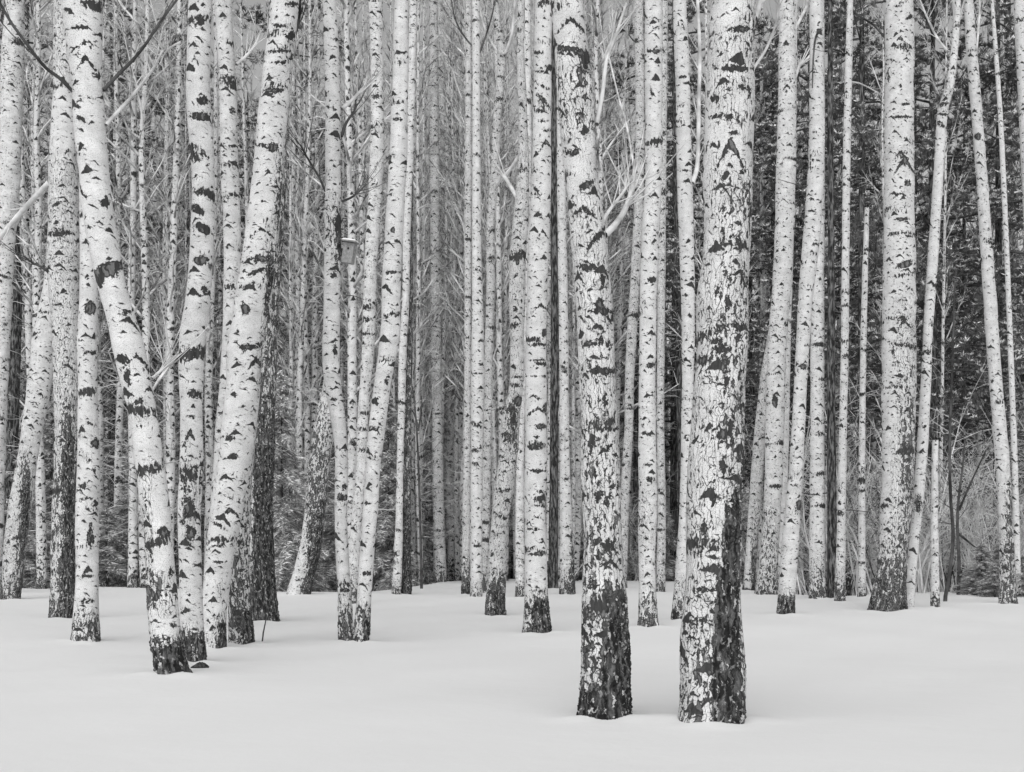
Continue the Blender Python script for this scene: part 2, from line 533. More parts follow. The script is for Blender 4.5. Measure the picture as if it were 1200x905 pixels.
hero('T21', 'thick curving foreground birch with a cracked grey collar near the top',
     [(663,-6,37),(669,50,40),(673,100,42),(676.5,150,41),(680.5,200,39),(686.5,250,41),(691.5,300,41),(695.5,350,43),(698,400,42),(700.5,450,43),(702.5,500,43),(703.5,550,45),(705.5,600,45),(706.5,650,47),(708.5,700,51),(709.5,750,55),(709.5,800,57),(709.5,842,59)],
     rough_h=1.0, rough_lo=0.8, bg=0.16,
     blobs=[(674,110,30,46,.60),(698,330,30,60,.40),(700,480,32,70,.54),(704,600,36,90,.60),(708,700,34,50,.66),(723,740,14,60,.86),(722,800,19,55,1.35),(692,760,14,80,.70),(708,832,34,26,1.4),(686,250,24,30,.44)],
     scars=[('chev',669,31,38,26),('band',666,57,28,10),('blot',686,72,12,28),('blot',679,62,16,10,),('band',670,178,20,9),('blot',688,216,24,11,-.5),('chev',683,250,36,22),('blot',700,278,24,12,-1.1),('band',686,313,26,9),('blot',706,328,10,14),
            ('blot',703,357,12,24),('band',704,365,34,11),('dia',704,399,9,33),('band',690,403,22,6),('blot',714,404,8,10),('dia',700,432,10,20),('band',705,435,38,10),('dia',709,465,6,34),('dia',694,520,10,30),('dia',713,525,8,20),('dia',711,588,9,24),('band',712,503,26,8),('dia',703,580,8,30),('blot',712,640,20,16)],
     branches=[([(708,276),(722,262),(734,242),(742,214),(744,188)],9,4.5,P_,1.2),([(704,262),(716,244),(730,226),(741,206)],5,3,P_,.9),([(699,146),(706,110),(711,70),(722,40),(734,4)],6,3,P_,.8)], seed=21)
hero('T1', 'leaning birch in the left foreground with a dark torn band across its trunk',
     [(95,-6,49),(98,40,42),(102,100,36),(106,160,35),(111,210,35),(116,255,36),(122,290,36),(130,330,33),(141,370,34),(150,405,38),(160,450,35),(167,485,32),(175,540,33),(180,580,34),(185,620,32),(190,700,36),(195,750,38),(202,790,40)],
     rough_h=0.62, rough_lo=0.95, bg=0.02,
     blobs=[(179,545,14,24,.3),(172,640,8,90,.62),(200,770,34,22,1.1),(180,690,14,22,.8),(196,735,16,10,0.0),(200,690,8,30,.5),(162,480,18,16,.45)],
     scars=[('blot',82,14,18,6,.4),('band',92,33,18,7),('chev',98,55,30,14),('chev',100,75,26,26),('blot',114,88,10,12),('chev',104,116,30,12),('blot',96,140,14,6,.5),('blot',123,238,13,15),('blot',100,230,14,5,.9),('band',127,316,40,20,-.3),('blot',116,328,12,20),('blot',146,366,13,9),('chev',160,425,38,22),('blot',143,420,14,12),('blot',150,440,8,26),('band',163,471,17,6,-.2),('blot',156,474,5,5),('blot',192,624,18,14),('blot',200,672,6,14),('blot',172,548,8,6)],
     branches=[([(121,106),(138,88),(156,70),(172,50),(186,28),(207,0),(220,-18)],4.6,2.6,D_,.7),([(124,147),(138,131),(152,116),(168,96),(181,78),(190,60)],5,3,P_,.8),([(93,115),(82,104),(70,92),(52,78),(34,55),(14,28),(0,4),(-12,-14)],4.6,2.8,D_,-.6),([(178,444),(190,433),(206,417)],4,3,P_,.3)], seed=1)
hero('T5', 'upright birch with a deep dark split down its lower trunk',
     [(235,-6,26),(233,60,28),(232,100,28),(238,200,27),(236,300,27),(232,350,29),(226,390,31),(224,430,30),(224,480,25),(224,550,28),(222,600,26),(223,650,26),(224,700,27),(226,740,26),(228,776,27)],
     rough_h=0.45, rough_lo=0.95, bg=0.06,
     blobs=[(222,600,10,34,.72),(222,560,5,50,.4),(230,755,30,16,1.0)],
     scars=[('blot',238,25,15,10,-.4),('chev',233,50,24,6),('chev',228,72,12,14),('blot',236,92,5,5),('blot',238,118,16,12),('blot',234,136,24,12),('chev',238,184,16,22),('band',233,226,15,4),('blot',232,246,20,12,.5),('blot',238,268,20,14,.4),('band',236,305,20,12),('blot',239,338,8,14),('band',228,410,18,5),('blot',229,462,18,12),('blot',226,489,14,6,.3),('chev',223,515,20,26),('dia',217,560,5,90),('dia',234,560,4,60),('blot',222,595,14,26),('blot',223,625,14,18)],
     branches=[([(213,49),(203,54),(193,63),(188,74)],3,1.5,P_,.5)], seed=5)
hero('T7', 'broad pale birch left of centre, dark and furrowed along its right edge',
     [(335,-6,33),(329,50,33),(323,100,34),(314,200,36),(304,300,40),(297,350,42),(288,400,42),(285,450,40),(280,500,40),(273,550,38),(266,600,38),(258,650,34),(252,700,30),(251,760,26)],
     rough_h=0.30, rough_lo=0.55, bg=0.02,
     blobs=[(340,60,6,40,.6),(328,240,7,80,.85),(318,350,9,70,1.0),(312,440,9,60,1.0),(262,745,10,26,1.1),(258,690,8,30,.3)],
     scars=[('band',342,5,18,7),('band',328,30,18,5),('blot',341,42,12,12,-.4),('band',327,60,26,5),('band',329,73,14,6),('band',321,106,26,8),('chev',326,124,22,9),('blot',311,145,7,3),('band',306,170,16,5),('blot',320,173,14,12),('blot',308,235,5,4),('blot',316,214,4,4),('chev',306,273,30,16),('blot',291,290,5,5),('blot',303,303,22,10),('band',301,318,24,6,-.4),('blot',288,362,13,16),('band',291,407,28,7),('chev',300,430,30,26),('blot',279,388,4,5),('blot',274,462,8,6),('chev',277,497,12,5),('blot',268,513,18,8),('chev',262,583,24,8),('chev',270,603,28,20),('blot',256,615,18,6,.6),('band',254,640,16,4),('band',255,659,16,4)],
     branches=[([(336,66),(346,40),(351,18),(352,-10)],4,3,D_,.3)], seed=7)
hero('T9', 'flaking half dark birch stem tucked against a furrowed black trunk',
     [(300,430,9),(295,500,12),(288,560,15),(284,610,20),(281,650,22),(281,700,26),(283,755,29)],
     rough_h=1.7, rough_lo=0.72, bg=0.5, blobs=[(291,735,10,24,1.1)], seed=9)
hero('T8', 'furrowed black old birch close behind the broad pale one',
     [(331,150,12),(325,250,17),(316,350,22),(310,450,27),(305,550,31),(303,600,33),(304,650,32),(307,690,32),(309,728,35)],
     rough_h=3.9, rough_lo=1.15, bg=0.7, blobs=[(292,600,5,90,.55)], seed=8)
hero('T3', 'dark flaky birch at far left, white above and black furrowed with white flecks below',
     [(76,-6,25),(75,100,25),(74,200,33),(74,300,37),(77,400,31),(78,500,27),(75,600,28),(73,725,29)],
     rough_h=3.2, rough_lo=1.0, bg=0.34, blobs=[(64,640,8,90,.62),(76,140,20,40,.1),(80,580,9,120,1.0)],
     scars=[('band',74,275,30,4),('chev',80,250,20,10),('blot',66,240,12,6,-.5),('chev',80,180,16,12)],
     branches=[([(58,214),(44,228),(24,250),(2,276),(-10,290)],7,6,P_,.5),([(70,345),(62,325),(50,314),(38,308),(28,300)],4,2,D_,-.4)], seed=31)
hero('T2', 'straight birch with a dark oval hollow low on its trunk',
     [(103,250,20),(104,300,20),(104,350,21),(102,400,23),(102.5,450,22),(103,500,24),(104,550,27),(102.5,600,27),(102,650,26),(101.5,700,27),(100,752,31)],
     rough_h=0.50, rough_lo=0.78, bg=0.09, blobs=[(100,735,24,16,.72),(104,520,18,30,.3)],
     scars=[('eye',106,631,9,30),('blot',98,569,12,9),('blot',110,551,6,9),('chev',103,586,24,8),('blot',106,362,14,18),('chev',104,415,18,10),('chev',102,438,18,8),('chev',104,498,24,8),('blot',112,520,14,12),('band',102,675,18,4),('blot',102,705,14,6)], seed=2)
hero('T4', 'slanting birch at the left edge, its trunk rough and black below, pale above',
     [(69,240,17),(66,280,18),(60,340,20),(51,400,26),(46,450,28),(40,490,25),(35,520,23),(27,570,25),(21.5,610,27),(16,660,25),(11,703,25)],
     rough_h=1.9, rough_lo=1.0, bg=0.14, blobs=[(10,640,9,60,.45),(30,600,9,70,1.0),(46,430,16,40,.12)], seed=4)
hero('T0', 'birch cut by the left edge of the view',
     [(18,-6,21),(15,60,26),(13,120,26),(11,200,26),(6,300,21),(4,350,20),(0,430,20),(-5,540,21),(-10,695,24)],
     rough_h=1.2, bg=0.2, branches=[], seed=40)
hero('T13', 'right stem of the forked birch pair, leaning right as it rises',
     [(470.5,-6,16),(469,100,19),(466,200,21),(460,300,22),(458,350,22),(456,400,23),(448,450,20),(442,500,20),(437,550,17),(434,600,18),(430,650,17),(427,700,17),(423,753,19)],
     rough_h=0.55, rough_lo=0.95, bg=0.10, blobs=[(426,735,10,22,1.1),(420,735,6,30,.6)],
     scars=[('chev',456,357,14,8),('band',459,319,14,5),('chev',458,230,20,8),('blot',460,270,8,8),('blot',453,447,6,8),('band',470,62,14,4),('band',466,140,14,4),('chev',440,555,9,5),('blot',430,590,9,6),('band',430,672,12,6)], seed=13)
hero('T11', 'birch with a black patch high up beside a birdhouse',
     [(385.5,-6,15),(388,50,17),(390,100,18),(390,200,18.5),(390,270,20),(389,350,19),(388,400,20),(390,450,20),(396,490,17),(399,520,15.5),(400,560,15),(399.5,600,15),(401,650,15),(404,700,16),(405.5,752,18)],
     rough_h=0.75, rough_lo=0.8, bg=0.07, blobs=[(397,275,9,40,1.1),(386,262,8,32,.6),(405,730,14,24,.72)],
     scars=[('chev',386,12,13,8),('chev',390,80,8,3),('chev',390,122,14,6),('chev',392,163,10,9),('chev',391,196,10,6),('band',391,208,10,2.4),('chev',391,216,8,3),('blot',396,262,9,30),('blot',391,324,11,7),('chev',390,388,12,9),('blot',393,412,6,14),('chev',393,450,12,9),('band',391,468,10,4),('band',401,583,14,10),('blot',404,570,8,6),('chev',400,620,12,4),('band',404,692,12,7)],
     branches=[([(400,128),(410,120),(422,108),(434,94)],5,4,P_,.4),([(400,160),(406,144),(414,132),(419,122)],4,2,D_,.3),([(381,224),(374,208),(362,188),(352,170)],3,2,D_,-.4),([(401,236),(411,232),(420,225),(429,216)],3,2,D_,-.2)], seed=11)
hero('T19', 'pale birch with stacked dark arcs and a black foot, left of the thick curving one',
     [(637.5,-6,20),(635.5,100,21),(634.5,200,23),(631,290,25),(629,350,23),(628,450,25),(627.5,550,26),(627,600,25),(627.5,650,26),(628.5,700,28),(629,720,30),(630,742,33)],
     rough_h=0.12, rough_lo=1.05, bg=0.04, blobs=[(635,722,16,26,1.45),(615,725,8,26,.6)],
     scars=[('band',630,62,16,5),('band',644,80,8,9),('band',633,84,14,3),('blot',638,102,14,4,.4),('blot',636,116,14,8,.8),('band',632,128,22,4,.5),('band',636,142,14,4),('band',641,153,10,4),('chev',640,172,20,20),('band',631,228,10,4),('blot',628,222,8,6,.8),('chev',636,275,14,14),('chev',634,362,22,14),('blot',638,390,8,10),('band',630,404,20,5),('band',630,422,24,3),('band',634,426,14,5),('band',628,441,26,2.4),('band',633,467,12,3),('chev',630,483,26,12),('blot',640,478,8,14),('band',634,500,14,7),('band',630,512,12,3),('blot',626,524,16,10),('band',630,552,22,5),('blot',634,576,10,4),('band',632,593,20,4),('chev',631,608,20,6),('band',626,620,18,4),('band',630,650,24,4),('blot',634,648,16,6)], seed=19)
hero('T22', 'straight birch with neat black arrowhead scars, midway between the two thick foreground birches',
     [(766,-6,21),(766,100,20),(766,200,20),(761,300,21),(759,400,19.5),(758.5,500,20),(759,600,22),(758,650,20),(758.5,690,20),(760,735,24)],
     rough_h=0.60, rough_lo=0.85, bg=0.10, blobs=[(760,600,14,40,.36),(762,715,12,20,.72)],
     scars=[('chev',767,22,11,8),('chev',768,34,8,5),('band',766,60,17,6),('blot',763,108,4,14,.9),('chev',767,170,11,8),('chev',771,203,8,9),('chev',767,218,11,7),('chev',767,271,9,5),('chev',764,303,14,8),('blot',764,328,12,8),('chev',760,390,12,4),('blot',762,428,12,8),('chev',764,465,9,9),('band',757,508,14,4),('band',760,545,12,4),('blot',762,563,10,8)], seed=22)
hero('T18', 'bent birch with a torn dark wound where it kinks',
     [(611,-6,9),(610,50,9),(613,150,11),(613,200,14),(611,250,18),(607,300,20),(606,350,19),(606,400,16),(605,450,17),(599,490,21),(595,540,22),(587,600,21),(583,650,21),(580,722,23)],
     rough_h=0.75, rough_lo=0.9, bg=0.30, blobs=[(600,500,8,34,.9),(586,700,12,26,1.0),(590,600,16,60,.42)],
     scars=[('blot',607,470,12,14),('blot',601,488,8,24),('blot',606,306,6,12,.8),('band',606,442,16,3),('band',605,380,12,3)],
     branches=[([(606,232),(590,206),(583,214)],5,4,P_,.3),([(612,178),(600,196),(584,214)],6,3,P_,.4)], seed=18)
hero('T16', 'slim upright birch mid thicket with evenly spaced dark arrow marks',
     [(558,-6,9.5),(558,100,9),(558.5,200,10),(558.5,290,11),(559.5,350,13),(560,450,16),(559,520,14),(558.5,600,13.5),(558.5,650,13.5),(558,700,14.5)],
     rough_h=0.5, rough_lo=0.7, bg=0.12,
     scars=[('chev',558,45,6,6),('chev',559,130,7,8),('chev',558,183,8,6),('chev',559,262,8,10),('chev',560,345,9,8),('chev',560,412,10,7),('band',560,438,12,3),('chev',559,470,9,5),('chev',559,508,8,6),('chev',559,550,10,6),('chev',559,585,12,5),('band',559,640,11,4)],
     branches=[([(557,58),(545,44),(534,24),(528,-4)],2.4,1.4,D_,.6),([(562,62),(570,40),(577,16),(581,-6)],2.4,1.4,D_,.5)], seed=16)
hero('T10', 'rough footed birch leaning in from the left behind the birdhouse birch',
     [(390,-6,5),(390,200,7),(390,300,8),(390,380,9),(389,420,11),(386,455,17),(380,500,25),(374,540,25),(369,600,24),(364,640,26),(357,670,26),(349,697,27)],
     rough_h=3.2, rough_lo=1.0, bg=0.45, blobs=[(374,560,16,70,.74),(372,640,10,60,1.0),(343,680,7,40,.1),(353,640,6,50,.3)], seed=10)
hero('T31', 'stout birch against the dark pines, its foot spreading to the left',
     [(1054,-6,33),(1054,100,33),(1053.5,200,34.5),(1054,300,37),(1053.5,400,39),(1053.5,450,39),(1053,500,38),(1052,560,37),(1050,600,36),(1046,650,35),(1043,685,37),(1040,716,41)],
     rough_h=2.4, rough_lo=1.0, bg=0.12, blobs=[(1063,530,11,130,.78),(1058,400,12,60,.46),(1042,690,20,30,.85),(1042,560,12,60,.42),(1037,500,6,120,.1)],
     scars=[('blot',1066,20,9,5,-.4),('band',1052,7,10,3),('chev',1055,48,18,12),('blot',1041,90,4,14,.9),('blot',1042,70,8,3),('blot',1055,100,5,4),('band',1060,122,14,4),('band',1058,137,24,4),('chev',1056,182,18,14),('chev',1060,195,26,26),('chev',1056,230,24,10),('blot',1064,215,8,10),('band',1056,257,18,5),('chev',1060,256,16,4),('blot',1066,277,10,4),('blot',1060,310,22,9,-.3),('chev',1066,340,12,10),('band',1058,352,10,3),('chev',1060,382,22,18),('blot',1046,413,5,12,.8)], seed=30)
hero('T28', 'forward kinked birch of the close pair right of the thickest one',
     [(956,-6,15),(957,70,16),(957.5,130,18),(956,200,19),(950,290,20),(944,350,17),(941,400,16),(938,450,15),(934,530,16),(929,600,18),(926,640,20),(923,680,20),(920.5,720,21)],
     rough_h=0.35, rough_lo=0.9, bg=0.08, blobs=[(922,708,14,14,1.0),(936,592,6,12,.9),(932,560,8,40,.3)],
     scars=[('blot',960,36,8,6),('chev',952,236,12,9),('band',955,155,9,2.5),('chev',957,183,8,4),('blot',941,430,12,8),('blot',937,592,9,13),('band',955,85,8,2),('chev',956,285,10,6)],
     branches=[([(963,34),(956,44),(953,70),(952,103)],3,1.5,D_,-.5)], seed=28)
hero('T28b', 'rear straight birch of the close pair right of the thickest one',
     [(961,-6,10),(961,150,11),(960,250,13),(958.5,330,15),(958,400,16),(958,500,16.5),(958,600,18),(958.5,702,21)],
     rough_h=1.2, rough_lo=0.8, bg=0.14, seed=29)
hero('T27', 'birch standing next right of the thickest one, with a broad flaky foot',
     [(922,-6,18),(922.5,100,21),(921,200,23),(918,300,22),(915,350,22),(911,400,22),(908,500,22),(905,600,20),(901,650,22),(898,697,27)],
     rough_h=1.6, rough_lo=0.85, bg=0.16, blobs=[(898,640,14,50,.62)],
     scars=[('chev',922,30,12,4),('band',922,52,10,3),('chev',922,104,14,12),('chev',918,236,14,9),('chev',913,400,14,8),('chev',912,432,14,10),('blot',908,470,8,16),('chev',918,290,12,4)],
     branches=[([(931,36),(938,22),(946,6),(952,-10)],4,3,P_,.4),([(931,92),(936,78),(941,74)],5,4,P_,.2)], seed=27)
hero('T27b', 'thin birch half hidden behind the flaky footed birch',
     [(931,-6,7),(929,150,8),(925,300,9),(922,400,9.5),(920,500,9.5),(917,600,10),(912,695,12)], rough_h=0.8, bg=0.15, seed=47)
hero('T34', 'left leaning birch near the right edge with snowy spruce twigs at its foot',
     [(1134.5,-6,10.5),(1138,50,12),(1142,100,13),(1146,150,12.5),(1150,200,13),(1156,290,14),(1160,350,15),(1167,450,15),(1174,530,16.5),(1178,600,16),(1180,650,17),(1181,708,20)],
     rough_h=1.7, rough_lo=0.85, bg=0.10, blobs=[(1183,620,6,60,.8)],
     scars=[('chev',1149,183,9,8),('blot',1146,160,9,9),('chev',1159,302,10,8),('chev',1154,236,6,3),('chev',1163,400,9,6),('band',1158,270,8,2),('chev',1170,470,10,8)],
     branches=[([(1144,62),(1146,40),(1148,10),(1147,-10)],3,2,P_,.3)], seed=34)
hero('T32', 'slender birch at right with a kinked forked top, sloping down beside the stout one',
     [(1123,-6,6),(1120,40,8),(1116,80,9),(1112,104,11),(1105,130,12.5),(1102,165,11.5),(1100,200,11.5),(1094,290,12),(1090,350,12),(1087,400,11),(1085,450,12),(1079,550,13),(1075,600,12),(1069,650,13),(1065,713,12.5)],
     rough_h=0.2, rough_lo=0.4, bg=0.10, blobs=[(1108,110,8,24,.5),(1076,590,5,12,.9)],
     scars=[('band',1105,134,12,4),('blot',1076,597,6,9),('chev',1094,300,6,3),('chev',1090,376,8,4),('chev',1084,433,8,4)],
     branches=[([(1115,84),(1118,60),(1119,30),(1118,-8)],5,4,P_,.2),([(1110,60),(1098,44),(1088,24),(1078,0)],3,2,P_,.5)], seed=32)
hero('T33', 'broken birch stub with its top snapped off, right of the slender sloping birch',
     [(1096,515,7.5),(1095.5,560,8),(1095,620,9),(1095.5,670,10),(1096,712,11)], rough_h=0.4, rough_lo=0.8, bg=0.2, top=1, seed=33)
hero('T29', 'thin straight birch alone between the close pair and the stout right hand one',
     [(996.5,-6,7),(994,100,8.5),(992,200,9),(991,300,9),(990,400,9),(988,500,9),(987,560,9.5),(986,620,10),(984,705,13)],
     rough_h=0.9, rough_lo=0.9, bg=0.14, branches=[([(998,96),(1008,98),(1020,104),(1034,112)],2,1,P_,.4),([(1000,14),(1012,22),(1024,30),(1036,44)],3,2,D_,.4)], seed=39)
hero('T30', 'thin bare birch pole snapped off halfway up, left of the stout right hand birch',
     [(1016,243,5),(1013.5,330,7),(1011,450,7),(1010,550,8),(1010,650,8.5),(1010,700,9.5)], rough_h=0.3, bg=0.15, top=1, seed=38)
hero('T25', 'birch partly hidden by the left edge of the thickest one',
     [(796,-6,15.5),(800,100,17),(802,200,18),(805,300,17),(806,350,16.5),(806.5,400,15),(806,450,14),(805,520,14),(803,600,14),(798,680,15),(795,727,17)],
     rough_h=0.8, rough_lo=0.9, bg=0.10, scars=[('chev',797,25,10,5),('band',800,90,13,4),('band',803,200,12,3),('blot',803,346,8,4),('chev',805,302,12,4),('blot',809,370,6,6),('chev',806,412,12,5),('blot',808,428,7,4)],
     branches=[([(811,215),(816,200),(818,178),(819,120),(820,60),(817,-8)],6,4,P_,.6)], seed=25)
hero('T23', 'curving speckled birch close left of the straight arrowhead scarred one',
     [(748,-6,11),(750,100,11),(749.5,200,11),(746.5,290,12),(743,350,11.5),(740,400,12),(737.5,450,11),(737,500,10.5),(733.5,560,11),(731,620,11),(728,690,13)],
     rough_h=0.7, bg=0.30, scars=[], branches=[([(743,196),(735,150),(724,110),(712,60)],3,2,P_,.6)], seed=23)
hero('T24', 'narrow speckled birch showing along the right side of the straight arrowhead scarred one',
     [(779,-6,7.5),(778,100,8),(776.5,200,9),(775.5,300,9.5),(774.5,400,9),(774,500,9),(775.5,600,10),(774,694,11)], rough_h=0.6, bg=0.32, seed=24)
hero('T20', 'thin dash marked birch close left of the thick curving one',
     [(657,100,9),(657.5,200,10),(660,350,11),(661,450,11),(661.5,520,11.5),(663,600,14),(664,650,17),(665,697,18)],
     rough_h=0.8, rough_lo=0.9, bg=0.14, blobs=[(672,660,5,50,.95)], seed=20)
hero('T6', 'birch immediately right of the split barked one, fading behind the broad pale trunk',
     [(261,-6,19),(264,50,19.5),(267,100,20),(269,200,21),(272.5,290,20),(272,350,20),(269,420,20),(262,500,18),(256,580,17),(250,650,16),(246,735,17)],
     rough_h=0.7, bg=0.16, scars=[('chev',263,24,9,9),('blot',267,50,5,4),('chev',266,90,11,8),('blot',268,112,7,3),('blot',273,130,7,9),('band',272,171,11,5),('chev',271,182,10,5),('chev',272,192,8,7),('chev',271,232,16,10),('chev',271,290,10,6)],
     branches=[([(277,76),(288,66),(298,54),(306,36)],4,2,P_,.5)], seed=6)
hero('T14', 'speckled birch rising behind the forked pair',
     [(440,-6,17),(441.5,60,15),(442,100,14.5),(441,200,17),(437,270,15.5),(435,300,15),(433,350,15.5),(432,400,14.5),(428,450,13),(425,500,13),(424,550,13.5),(419,600,13),(415,650,13),(413,708,15)],
     rough_h=0.7, bg=0.22, scars=[('chev',443,30,8,4),('chev',443,78,9,5),('chev',442,106,8,6),('chev',440,155,8,4),('chev',437,238,8,3),('chev',437,255,9,4)], seed=14)
hero('T15', 'thin pale birch right of the forked pair, beside a dark twin stem',
     [(484.5,-6,9.5),(483,80,9),(480,180,9.5),(476.5,280,9),(475.5,350,8.5),(472.5,400,9),(470,500,8.5),(468.5,560,8),(467.5,620,9),(464.5,697,11.5)],
     rough_h=0.5, rough_lo=0.8, bg=0.14, seed=15)
hero('T15b', 'dark rough twin stem right of the thin pale birch by the forked pair',
     [(480,420,7),(478,480,8),(477,560,10),(476,630,11),(476,697,13)], rough_h=2.6, rough_lo=1.15, bg=0.75, seed=45)
hero('T17', 'wavy thin birch right beside the slim arrow marked one',
     [(579,-6,8),(583,30,9),(588,66,10),(586,100,10),(583,133,10),(580,199,10),(575,265,10),(575,330,10),(573,400,10),(572,480,10),(570,560,10),(566,695,12)], rough_h=0.8, bg=0.28, scars=[('chev',588,76,7,5),('chev',584,128,9,5),('chev',576,310,9,6)],
     branches=[([(586,64),(575,48),(566,26),(560,-6)],3,2,P_,.5),([(590,66),(599,44),(602,20),(604,-8)],4,3,P_,-.4)], seed=17)
hero('T17b', 'slim speckled birch rising just left of the pale arc marked one',
     [(617,-6,9.5),(617.5,100,10),(618,180,10),(617,240,9.5),(615,330,9),(612,430,9),(610,520,9),(609,600,10),(610,700,12)], rough_h=0.6, bg=0.2, seed=48)
hero('T35', 'thin smooth grey sapling trunk near the right edge, in front of a dark pine',
     [(1162,-6,3.5),(1167,60,5),(1172,130,5.5),(1176,210,6),(1180,300,6),(1182,350,6),(1185,430,6.5),(1189,540,7),(1193,700,8)], rough_h=0.3, rough_lo=0.3, bg=0.0, seed=35)
hero('T36', 'birch cut by the right edge of the view, only its upper trunk showing',
     [(1195,-6,14),(1198,60,15),(1201,120,15),(1206,220,16),(1211,320,17),(1218,480,18),(1226,700,20)], rough_h=0.8, bg=0.1, seed=36)
hero('T16b', 'dark footed thin birch close on the left of the slim arrow marked one',
     [(549,-6,7),(549,150,7.5),(548.5,300,8),(548,420,8),(547.5,520,8.5),(546.5,600,9),(546,697,10.5)], rough_h=1.1, rough_lo=1.05, bg=0.26, seed=46)
hero('T41', 'speckled birch left of the slim arrow marked one, standing on the little snow bank',
     [(508,-6,10),(509,150,11),(510,300,11.5),(511,400,12),(512.5,500,12.5),(514,600,13.5),(516.5,683,14)], rough_h=0.5, bg=0.3, seed=41)
hero('T42', 'dark sided birch on the little snow bank, pressed against its speckled neighbour',
     [(516,-6,8),(518,150,9),(519,300,9.5),(521,400,10),(523,500,10.5),(526,600,11.5),(529,680,13.5)], rough_h=2.2, rough_lo=1.1, bg=0.36, seed=42)
hero('T43', 'leaning rough birch low behind the right edge of the thickest one',
     [(914,300,10),(909,370,11),(899,430,12),(893,480,13),(888,540,14),(884,600,14),(880,650,13),(877,692,14)], rough_h=2.6, rough_lo=1.0, bg=0.3, blobs=[(876,640,4,90,.05)], seed=43)

# ------------------------------------------------------------------ dark conifer trunks among the birches
def conifer_pole(key, label, pts, lean=0.0, stubs=6):
    t = hero(key, label, pts, mat=CONIFER, name='conifer_tree', lean=lean)
    D = HERO[key]['D']; r_ = random.Random(len(key) * 31 + int(pts[0][0]))
    for q in range(stubs):
        px, py, w = pts[0][0], r_.uniform(120, 620), 6
        x = np.interp(py, [p[1] for p in pts], [p[0] for p in pts])
        X, Y, Z = px2w(x, py, D)
        mb = MB(); sgn = r_.choice((-1, 1)); L = r_.uniform(.4, 1.3)
        p = np.array([X - t.location[0], 0, Z - t.location[2]])
        tube(mb, [p, p + [sgn * L * .5, r_.uniform(-.2, .2), r_.uniform(-.08, .05)], p + [sgn * L, r_.uniform(-.3, .3), r_.uniform(-.05, .3)]], [.02, .014, .006], 5)
        mb.build('branch', TWIG_DARK, t)
conifer_pole('C1', 'dark slim conifer trunk at the far left behind the edge birch', [(14,-6,9),(13,160,10),(14,240,12),(18,330,15),(15,450,16),(11,560,18),(7,689,20)])
conifer_pole('C2', 'dark straight conifer trunk just left of the thickest birch', [(792,-6,8),(794,250,9),(797,440,11),(799,520,11.5),(800,600,12),(799,682,13)])
conifer_pole('C3', 'dark conifer trunk showing between the two birches of the close pair', [(952,-6,8),(949,300,10),(946,450,11.5),(943,560,13),(941,688,15)])
conifer_pole('C4', 'dark thin conifer trunk between the pale arc marked birch and the thick curving one', [(650,-6,8),(650,200,9),(650,400,9.5),(649,560,10),(648,690,12)], stubs=3)
conifer_pole('C5', 'grey brown conifer trunk right of the rear birch of the close pair', [(973,150,7),(974,300,8),(974,480,10),(975,600,11),(976,702,13)], stubs=5)
conifer_pole('C6', 'dark pine trunk near the right edge behind the thin grey sapling', [(1180,-6,8),(1184,150,9),(1188,300,10),(1192,450,11),(1197,600,13),(1200,695,14)], stubs=9)
conifer_pole('C7', 'dark leaning conifer stem in the gap left of the speckled snow bank birch', [(499,420,6),(499,500,7),(500,580,9),(503,668,10)], stubs=2)

# ------------------------------------------------------------------ ground sheet
def build_ground():
    ang = np.concatenate([np.linspace(-180, -40, 36)[:-1], np.linspace(-40, -24, 30)[:-1], np.linspace(-24, 24, 760), np.linspace(24, 40, 30)[1:], np.linspace(40, 180, 36)[1:]])
    rad = np.concatenate([[0.0, 1.5, 3, 4.5], np.geomspace(5.5, 70, 400), np.geomspace(73, 700, 40)])
    A, Rr = np.meshgrid(np.radians(ang), rad)
    X = Rr * np.sin(A); Y = -1.0 + Rr * np.cos(A)
    Z = ground(X, Y, True)
    n = len(ang)
    V = np.stack([X, Y, Z], -1).reshape(-1, 3)
    i = np.arange(len(rad) - 1)[:, None] * n; j = np.arange(n - 1)[None, :]
    fs = np.stack([i + j, i + j + 1, i + n + j + 1, i + n + j], -1).reshape(-1, 4)
    mb = MB(); mb.add(V, fs)
    o = mb.build('snow_ground', SNOW)
    o['kind'] = 'structure'
    return o

# ------------------------------------------------------------------ variants for the thicket behind
def copy_thing(root, label, loc, rot, scale, group):
    r = root.copy(); r.location = loc; r.rotation_euler = rot; r.scale = (scale[0], scale[0], scale[1])
    r['label'] = label; r['group'] = group
    COL.objects.link(r)
    for ch in root.children:
        c = ch.copy(); c.parent = r; COL.objects.link(c)
    return r

TEMPLATES = {}
def unit(v): return v / (np.linalg.norm(v) + 1e-9)

